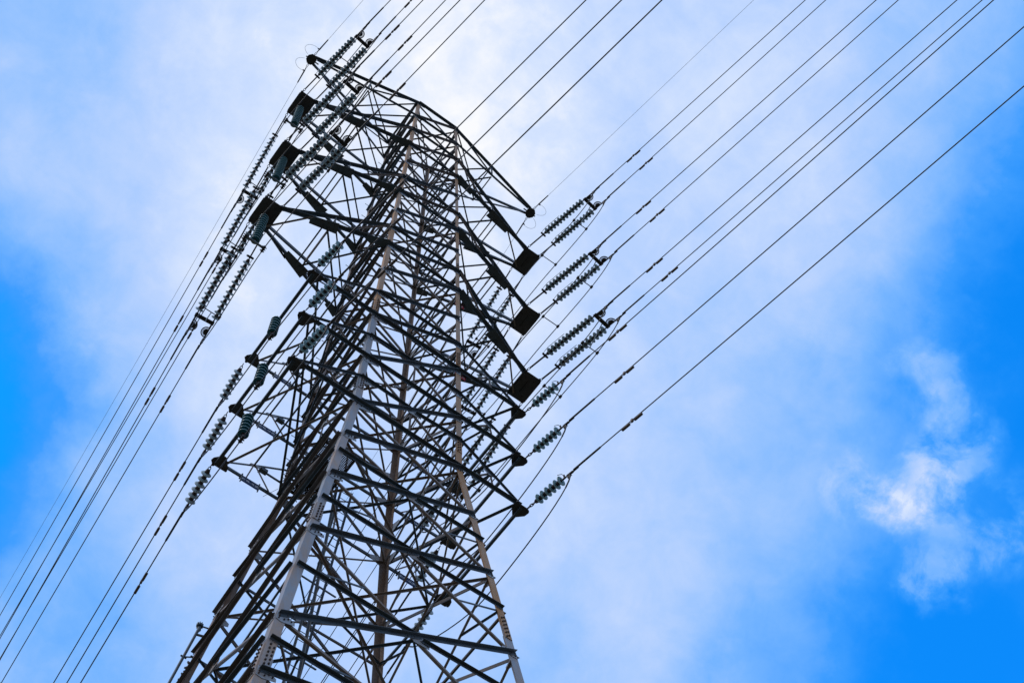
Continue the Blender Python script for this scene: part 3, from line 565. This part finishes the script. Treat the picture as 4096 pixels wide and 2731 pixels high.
def double_set(name, L, d1, d12, glaze, horn):
    root = empty(name)
    for s in (-1, 1):
        y = s*PX
        def link(m): link_chain(m, -0.02, 0.18, y)
        sub('shackle', root, 'iron', link)
        def ext(m):
            m.box((0.18+(d1-0.3)/2, y, 0), ((d1-0.3)/2, 0, 0), (0, 0.022, 0), (0, 0, 0.026))
            xx = d1-0.18; m.box((xx, y, 0), (0.035, 0, 0), (0, 0.10, 0), (0, 0, 0.012)); m.box((xx, y, 0), (0.02, 0, 0), (0, 0.012, 0), (0, 0, 0.09))
            for a in (-0.1, 0.1): m.lathe([(-0.015, 0.03), (0.015, 0.03), (0.015, 0.012), (-0.015, 0.012), (-0.015, 0.03)], 8, 0, (xx, y+a, 0), (0, 0, 1), (1, 0, 0))
            m.tube([(xx, y, 0), (d1-0.07, y, 0)], 0.018, 6)
        sub('extension_link', root, 'iron', ext)
        if horn: sub('arcing_horn', root, 'iron', lambda m: m.tube([(d1-0.18, y-0.1, 0), (d1-0.12, y-0.1, 0.09), (d1+0.02, y-0.1, 0.19), (d1+0.75, y-0.1, 0.2)], 0.009, 6))
        for k in range(12): make_disc(root, d1+(d12-d1)*k/11, y, 0, glaze, 'x')
        sub('link_rod', root, 'iron', lambda m: m.tube([(d12+0.08, y, 0), (d12+0.2, y, 0), (L-0.12, y, 0)], [0.018, 0.03, 0.026], 8))
        def sector(m):
            c = V((L-0.30, y-s*0.02, 0)); nk = 11; aa = lambda f: (-s*(PI*f-0.05))
            D = lambda f: V((math.cos(aa(f)), math.sin(aa(f)), 0))
            for k in range(nk+1): m.bar(c+D(1.03*k/nk)*0.08, c+D(1.03*k/nk)*0.18, 0.008)
            for r0, r1 in ((0.0, 0.105), (0.155, 0.185)):
                for k in range(14):
                    p = [c+D(1.03*k/14)*r0, c+D(1.03*k/14)*r1, c+D(1.03*(k+1)/14)*r1, c+D(1.03*(k+1)/14)*r0]
                    if r0 == 0: p = p[:3]
                    m.prism([q-V((0, 0, 0.008)) for q in p], (0, 0, 0.016))
        sub('sector_plate', root, 'iron', sector)
        sub('dead_end_clamp', root, 'iron', lambda m: clamp_mesh(m, L, y))
    def yoke(m):
        x = d12+0.24; m.prism([(x-0.065, -PX-0.05, -0.012), (x+0.065, -PX-0.05, -0.012), (x+0.065, PX+0.05, -0.012), (x-0.065, PX+0.05, -0.012)], (0, 0, 0.024))
        m.prism([(x-0.05, -PX, -0.03), (x-0.038, -PX, -0.03), (x-0.038, PX, -0.03), (x-0.05, PX, -0.03)], (0, 0, 0.06))
        for k in range(6): m.bolt((x, -PX+PX*2*(k+0.5)/6, 0.012), (0, 0, 1), 0.016, 0.016, 0); m.bolt((x, -PX+PX*2*(k+0.5)/6, -0.012), (0, 0, -1), 0.016, 0.016, 0)
    sub('yoke_plate', root, 'iron', yoke)
    return root
def single_set(name, L, d1, d6, glaze):
    root = empty(name)
    def ch(m):
        link_chain(m, -0.03, max(0.1, d1-0.08)); 
        if d1 > 0.3:
            for k in range(5): m.bolt((0.1+0.05*k, 0, 0.0), (0, 0, 1 if k % 2 else -1), 0.018, 0.045, 0)
    sub('chain_link', root, 'iron', ch)
    for k in range(6): make_disc(root, d1+(d6-d1)*k/5, 0, 0, glaze, 'x')
    def rod(m):
        m.tube([(d6+0.07, 0, 0), (d6+0.14, 0, 0), (L-0.1, 0, 0)], [0.02, 0.028, 0.02], 8)
        m.tube([(L-0.2, 0, 0.0), (L-0.22, -0.03, 0.14), (L-0.26, -0.05, 0.2), (L-0.36, -0.1, 0.2)], 0.009, 6)
        for k in range(3): m.bolt((L-0.2-0.006*k, -0.01*k, 0.05+0.035*k), (1, 0, 0), 0.018, 0.03, 0)
    sub('clevis_rod', root, 'iron', rod)
    sub('dead_end_clamp', root, 'iron', lambda m: clamp_mesh(m, L, 0))
    return root
def hang_set(name, n, sp, two):
    root = empty(name); top = 0.2
    sub('hook', root, 'iron', lambda m: m.tube([(0, 0, 0.06), (0.03, 0, 0.0), (0, 0, -0.05), (0, 0, -0.14)], 0.018, 8))
    for k in range(n): make_disc(root, 0, 0, -(top+sp*k), 'teal', 'z')
    zb = -(top+sp*(n-1)+0.1)
    def br(m):
        m.tube([(0, 0, zb), (0, 0, zb-0.12)], [0.025, 0.02], 8)
        if two:
            m.box((0, 0, zb-0.12), (0.33, 0, 0), (0, 0.035, 0), (0, 0, 0.012))
    sub('bracket', root, 'strut' if two else 'iron', br)
    for s in ((-1, 1) if two else (0,)):
        def cl(m):
            x = s*0.32; z = zb-0.2
            m.box((x, 0, z), (0.035, 0, 0), (0, 0.10, 0), (0, 0, 0.05)); m.box((x, 0, z+0.06), (0.02, 0, 0), (0, 0.03, 0), (0, 0, 0.05))
            for a in (-0.07, 0.0, 0.07): m.bolt((x-0.035, a, z+0.01), (-1, 0, 0), 0.016, 0.04, 0); m.bolt((x+0.035, a, z-0.01), (1, 0, 0), 0.016, 0.04, 0)
        sub('clamp', root, 'iron', cl)
    return root, zb-0.2
def frame(P, az, sgn, slope):
    a = math.radians(az); d = V((math.sin(a), sgn*math.cos(a), slope)).normalized()
    y = UP.cross(d).normalized(); z = d.cross(y)
    m = Matrix((( d.x, y.x, z.x), (d.y, y.y, z.y), (d.z, y.z, z.z))).to_4x4(); m.translation = P
    return m
K = math.sqrt(1.04); K2 = math.sqrt(1+0.0144)
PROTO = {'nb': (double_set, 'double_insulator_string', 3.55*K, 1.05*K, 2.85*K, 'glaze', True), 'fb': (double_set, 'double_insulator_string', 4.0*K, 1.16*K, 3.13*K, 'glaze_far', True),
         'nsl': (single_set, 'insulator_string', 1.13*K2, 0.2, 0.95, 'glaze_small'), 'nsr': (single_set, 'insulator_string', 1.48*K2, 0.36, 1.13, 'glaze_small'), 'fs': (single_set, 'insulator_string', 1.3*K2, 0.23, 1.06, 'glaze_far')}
LEN = {k: v[2] for k, v in PROTO.items()}
USED = {}
def place(kind, mtx, label, group, cat='insulator'):
    if kind not in USED:
        o = PROTO[kind][0](*PROTO[kind][1:]); USED[kind] = o; collect()
    else: o = copy_tree(USED[kind])
    o.matrix_world = mtx; tag(o, label, cat, group)
    return o

# ------------------------------------------------------------------ conductors, jumpers, dampers
def wire_pts(E, az, sgn, m0, length=170):
    a = math.radians(az); u = V((math.sin(a), sgn*math.cos(a), 0)); hs = [0, 0.4, 0.9, 0.95]+[2+2*k for k in range(30)]+[70+20*k for k in range(int((length-60)/20))]
    return [E+u*h+UP*(m0*h*(1-h/300.0)) for h in hs], u
def conductor(E, az, sgn, m0, label, group, r=0.0155, thin=False):
    pts, u = wire_pts(E, az, sgn, m0); m = MB()
    rs = [r*(1.75 if i < 3 and not thin else 1) for i in range(len(pts))]
    m.tube(pts, rs, 8)
    return tag(m.build('earth_wire' if thin else 'conductor', 'wire', None, E), label, 'cable', group)
DAMP = None
def damper(E, az, sgn, m0, h, label):
    global DAMP
    a = math.radians(az); u = V((math.sin(a), sgn*math.cos(a), 0)); P = E+u*h+UP*(m0*h*(1-h/300.0))
    if DAMP is None:
        o = empty('vibration_damper')
        sub('clamp', o, 'damp', lambda m: (m.box((0, 0, -0.02), (0.03, 0, 0), (0, 0.028, 0), (0, 0, 0.05)), m.tube([(-0.2, 0, -0.085), (0.2, 0, -0.085)], 0.008, 6)))
        for s in (-1, 1): sub('weight', o, 'damp', lambda m: m.lathe([(-0.13, 0.0), (-0.13, 0.028), (-0.12, 0.037), (0.12, 0.037), (0.13, 0.028), (0.13, 0.0)], 12, 0, (s*0.21, 0, -0.088), (1, 0, 0), (0, 0, 1)))
        DAMP = o; collect()
    else: o = copy_tree(DAMP)
    o.matrix_world = frame(P, az, sgn, m0); tag(o, label, 'damper', 'dumbbell dampers on the cables')
def herm(P, Q, tp, tq, n=14):
    r = []
    for k in range(n+1):
        t = k/n; t2 = t*t; t3 = t2*t
        r.append(P*(2*t3-3*t2+1)+tp*(t3-2*t2+t)+Q*(-2*t3+3*t2)+tq*(t3-t2))
    return r
AZ = {'P1NO': 7.717, 'P1NI': 6.949, 'P2NO': 7.711, 'P2NI': 7.105, 'P3NO': 7.55, 'P3NI': 7.024, 'Q1NI': 8.189, 'Q1NO': 7.944, 'Q2NI': 8.173, 'Q2NO': 7.886, 'Q3NI': 7.962, 'Q3NO': 7.739,
      'P1FO': 4.89, 'P1FI': 4.503, 'P2FO': 5.175, 'P2FI': 4.55, 'P3FO': 5.235, 'P3FI': 4.67, 'Q1FO': 4.7, 'Q1FI': 4.9, 'Q2FO': 4.7, 'Q2FI': 4.9, 'Q3FO': 4.7, 'Q3FI': 4.9}
LV = {1: 'top', 2: 'middle', 3: 'lowest'}
GO = {-1: 'toward the photo top', 1: 'toward the lower left'}
zoff = -0.0
for side, sg in (('left', -1), ('right', 1)):
    for i, (ll, lu, b) in BIG.items():
        ends = {}
        pc = 'P' if sg < 0 else 'Q'
        for sgn, ks, L, c in ((-1, 'nb', 3.55, 'N'), (1, 'fb', 4.0, 'F')):
            az = (AZ[pc+str(i)+c+'O']+AZ[pc+str(i)+c+'I'])/2
            P = V((sg*b, sgn*PY, Z[ll])); mt = frame(P, az, sgn, -0.2)
            place(ks, mt, f'twin twelve-disc string on the {LV[i]} {side} black plate, pulling {GO[sgn]}', 'twin disc strings on the black end plates')
            for o_, nm in (('O', 'outer'), ('I', 'inner')):
                a = AZ[pc+str(i)+c+o_]; xs = sg*(PX if o_ == 'O' else -PX)
                E = V((sg*b+xs, sgn*PY, Z[ll]))+V((math.sin(math.radians(az))*L, sgn*math.cos(math.radians(az))*L, -0.2*L))
                ends[(sgn, o_)] = E
                lab = f'{nm} cable of the pair from the {LV[i]} {side} plate {GO[sgn]}'
                conductor(E+V((0, sgn*0.15, -0.02)), a, sgn, -0.085, lab, 'paired power cables')
                h = {(-1, -1): 1.8, (-1, 1): 2.0, (1, -1): 2.3, (1, 1): 2.3}[(sgn, sg)]+(0.0 if o_ == 'O' else -0.05)
                if not (sgn == -1 and sg == -1 and i == 1 and o_ == 'O'):
                    damper(E+V((0, sgn*0.15, -0.02)), a, sgn, -0.085, h, f'dumbbell damper on the {nm} cable from the {LV[i]} {side} plate {GO[sgn]}')
        # jumpers below the plate
        if sg < 0:
            if 'hb' not in USED:
                USED['hb'], USED['hbz'] = hang_set('hanging_insulator', 12, 0.176, True); collect(); o = USED['hb']
            else: o = copy_tree(USED['hb'])
            o.matrix_world = Matrix.Translation((sg*b, 0.03, Z[ll]-0.05))
            tag(o, f'teal twelve-disc insulator hanging straight down under the {LV[i]} left black end plate', 'insulator', 'teal insulators hanging under the left plates')
            zb = Z[ll]-0.05+USED['hbz']
        else: zb = Z[ll]-2.55
        for o_, nm in (('O', 'outer'), ('I', 'inner')):
            xs = sg*(0.32 if o_ == 'O' else -0.32); B = V((sg*b+xs, 0.03, zb-0.03)); m = MB()
            n0 = ends[(-1, o_)]+V((0, 0, -0.1)); f0 = ends[(1, o_)]+V((0, 0, -0.1))
            if sg < 0:
                pts = herm(n0, B, V((0, 1.6, -2.2)), V((0, 3.2, -0.3)))+herm(B, f0, V((0, 3.2, 0.0)), V((0, 2.8, 2.4)))[1:]
            else:
                pts = herm(n0, B, V((0, 1.6, -2.6)), V((0, 4.2, 0.0)))+herm(B, f0, V((0, 4.2, 0.0)), V((0, 2.4, 2.6)))[1:]
            m.tube(pts, 0.0155, 8); m.tube(pts[:2], 0.022, 8); m.tube(pts[-2:], 0.022, 8)
            tag(m.build('jumper_cable', 'wire', None, n0), f'{nm} slack jumper cable looping below the {LV[i]} {side} black end plate', 'cable', 'jumper cables under the black end plates')
            ends[('j', o_)] = pts
        for where, k in (('near the photo top side', 5), ('on the far lower-left side', -6)) if sg < 0 else (('near the photo top side', 5), ('on its belly toward the photo top', 10), ('on the far lower-left side', -6)):
            p, q = ends[('j', 'O')][k], ends[('j', 'I')][k]; c = (p+q)*0.5
            root = empty('jumper_spacer', Matrix.Translation(c))
            sub('bar', root, 'iron', lambda m: m.tube([p-c, q-c], 0.016, 6))
            for e_ in (p, q): sub('grip', root, 'iron', lambda m: m.box(e_-c, (0.035, 0, 0), (0, 0.05, 0), (0, 0, 0.035)))
            if k in (5, -6):
                t = (ends[(-1 if k > 0 else 1, 'O')]+ends[(-1 if k > 0 else 1, 'I')])*0.5+V((0, 0.5 if k > 0 else -0.6, 0.1))
                sub('stay_rod', root, 'strut', lambda m: m.tube([(0, 0, 0), t-c], 0.016, 6))
            tag(root, f'spacer between the jumpers of the {LV[i]} {side} plate, {where}', 'spacer', 'spacers on the jumper cables')

ATT = {('left', -1): ((-3.53, -1.78), (-3.49, -1.86), (-3.42, -1.90)), ('right', -1): ((3.68, -1.69), (3.59, -1.77), (3.56, -1.81)),
       ('left', 1): ((-3.57, 1.83), (-3.54, 1.85), (-3.48, 1.86)), ('right', 1): ((3.36, 1.83), (3.33, 1.85), (3.28, 1.86))}
AZS = {('left', -1): (7.457, 7.47, 7.373), ('right', -1): (7.539, 7.546, 7.473), ('left', 1): (4.856, 5.02, 4.878), ('right', 1): (4.9, 4.9, 4.9)}
LS = {4: 'upper', 5: 'middle', 6: 'bottom'}
for side, sg in (('left', -1), ('right', 1)):
    for i, (ll, lu, b) in SMALL.items():
        ends = {}
        for sgn in (-1, 1):
            ks = 'fs' if sgn > 0 else ('nsl' if sg < 0 else 'nsr'); L = {'fs': 1.3, 'nsl': 1.13, 'nsr': 1.48}[ks]
            x, y = ATT[(side, sgn)][i-4]; az = AZS[(side, sgn)][i-4]; P = V((x, y, Z[ll]-0.06))
            place(ks, frame(P, az, sgn, -0.12), f'single string of six discs from the {LS[i]} small {side} arm, pulling {GO[sgn]}', 'single six-disc strings')
            a = math.radians(az); E = P+V((math.sin(a)*L, sgn*math.cos(a)*L, -0.12*L)); ends[sgn] = E
            conductor(E+V((0, sgn*0.15, -0.015)), az, sgn, -0.075, f'single cable from the {LS[i]} small {side} arm {GO[sgn]}', 'single power cables', 0.016)
            damper(E+V((0, sgn*0.15, -0.015)), az, sgn, -0.075, 2.0 if sgn < 0 else 2.25, f'dumbbell damper on the single cable from the {LS[i]} small {side} arm {GO[sgn]}')
        if sg < 0:
            if 'hs' not in USED:
                USED['hs'], USED['hsz'] = hang_set('hanging_insulator', 6, 0.165, False); collect(); o = USED['hs']
            else: o = copy_tree(USED['hs'])
            hx = {4: (-3.59, 0.05), 5: (-3.53, 0.07), 6: (-3.49, 0.10)}[i]
            o.matrix_world = Matrix.Translation((hx[0], hx[1], Z[ll]-0.08)); tag(o, f'teal six-disc insulator hanging under the end beam of the {LS[i]} small left arm', 'insulator', 'teal insulators hanging under the small left arms')
            B = V((hx[0], hx[1], Z[ll]-0.08+USED['hsz']-0.03))
            pts = herm(ends[-1]+V((0, 0, -0.12)), B, V((0, 0.5, -1.6)), V((0, 1.8, 0)))+herm(B, ends[1]+V((0, 0, -0.12)), V((0, 1.8, 0)), V((0, 1.3, 1.6)))[1:]
        else:
            B = V((sg*b+0.15, 0.0, Z[ll]-2.0)); pts = herm(ends[-1]+V((0, 0, -0.12)), B, V((0, 0.4, -2.2)), V((0, 2.4, 0)))+herm(B, ends[1]+V((0, 0, -0.12)), V((0, 2.4, 0)), V((0, 0.8, 2.2)))[1:]
        m = MB(); m.tube(pts, 0.016, 8); m.tube(pts[:3], 0.022, 8); m.tube(pts[-3:], 0.022, 8)
        tag(m.build('jumper_cable', 'wire', None, pts[0]), f'single slack jumper cable looping below the {LS[i]} small {side} arm', 'cable', 'jumper cables under the small arms')

# earth wires at the two topmost tips
for side, sg, azn in (('left', -1, 5.76), ('right', 1, 7.23)):
    for sgn, az in ((-1, azn), (1, 4.623)):
        a = math.radians(az); u = V((math.sin(a), sgn*math.cos(a), -0.12)); P = V((sg*EB, sgn*0.21, EZ-0.09))
        root = empty('earth_wire_clamp', Matrix.Translation(P))
        sub('shackle', root, 'iron', lambda m: m.tube([V((0, 0, 0)), u*0.06+V((0.03, 0, 0)), u*0.16+V((0.02, 0, 0)), u*0.2, u*0.16-V((0.02, 0, 0)), u*0.06-V((0.03, 0, 0)), V((0, 0, 0))], 0.012, 6))
        sub('clamp_body', root, 'iron', lambda m: m.tube([u*0.2, u*0.3, u*0.32, u*0.9], [0.02, 0.02, 0.03, 0.024], 8))
        sub('bonding_loop', root, 'strut', lambda m: m.tube(herm(V((sg*0.25, -sgn*0.1, -0.02)), u*0.34, V((sg*1.5, sgn*0.5, -0.2)), V((-sg*1.3, -sgn*0.4, 0.3)), 18), 0.006, 6))
        sub('loop_grip', root, 'iron', lambda m: m.box(u*0.34+V((sg*0.03, 0, 0)), (0.05, 0, 0), (0, 0.02, 0), (0, 0, 0.03)))
        tag(root, f'shackle clamp with thin loop at the topmost {side} arm tip, {GO[sgn]}', 'clamp', 'clamps on the topmost arm tips')
        conductor(P+u*0.88, az, sgn, -0.075, f'hair-thin earth wire from the topmost {side} arm tip {GO[sgn]}', 'thin earth wires', 0.0062, True)

# ------------------------------------------------------------------ signs
def lettering(parent, body, size, mname):
    c = bpy.data.curves.new('lettering', 'FONT'); c.body = body; c.size = size; c.align_x = 'CENTER'; c.align_y = 'CENTER'
    o = bpy.data.objects.new('lettering', c); COL.objects.link(o); me = bpy.data.meshes.new_from_object(o); bpy.data.objects.remove(o); bpy.data.curves.remove(c)
    me.name = 'lettering'; me.materials.clear(); me.materials.append(M[mname])
    t = bpy.data.objects.new('lettering', me); COL.objects.link(t); t.parent = parent; t.rotation_euler = (PI/2, 0, 0); t.location = (0, -0.0065, 0)
def sign(P, w, h, mname, text, label, group, ts):
    root = empty('line_sign', Matrix.Translation(P))
    sub('panel', root, mname, lambda m: m.box((0, 0, 0), (w/2, 0, 0), (0, 0.004, 0), (0, 0, h/2)))
    for s in (-1, 1): sub('bracket', root, 'dark', lambda m: (m.box((s*(w/2+0.012), 0.01, 0.03), (0.012, 0, 0), (0, 0.03, 0), (0, 0, h/2+0.05)), m.box((s*(w/2+0.012), 0.07, h/2+0.06), (0.02, 0, 0), (0, 0.08, 0), (0, 0, 0.012))))
    lettering(root, text, ts, 'white'); tag(root, label, 'sign', group)
for side, sg in (('left', -1), ('right', 1)):
    for i, (ll, lu, b) in SMALL.items():
        h = hw(Z[ll]); f = 0.48 if sg < 0 else 0.38
        x = sg*(h[0]+(b-h[0])*f)
        sign((x, h[1]-0.03, Z[ll]-0.2), 0.48, 0.24, 'signblue', '板橋-深美', f'small navy sign with white characters under the {LS[i]} small {side} arm', 'navy signs under the small arms', 0.115)
for i, (ll, lu, b) in BIG.items():
    t = {1: 0.36, 2: 0.44, 3: 0.5}[i]; R0 = corner(1, 1, Z[ll]); P = R0.lerp(V((b-PX, PY*0.82, Z[ll])), t)
    sign((P.x, P.y-0.05, Z[ll]-0.2), 0.42, 0.22, 'signred', '深美線', f'small red sign with white characters hung under the {LV[i]} right plated arm', 'red signs under the right arms', 0.12)
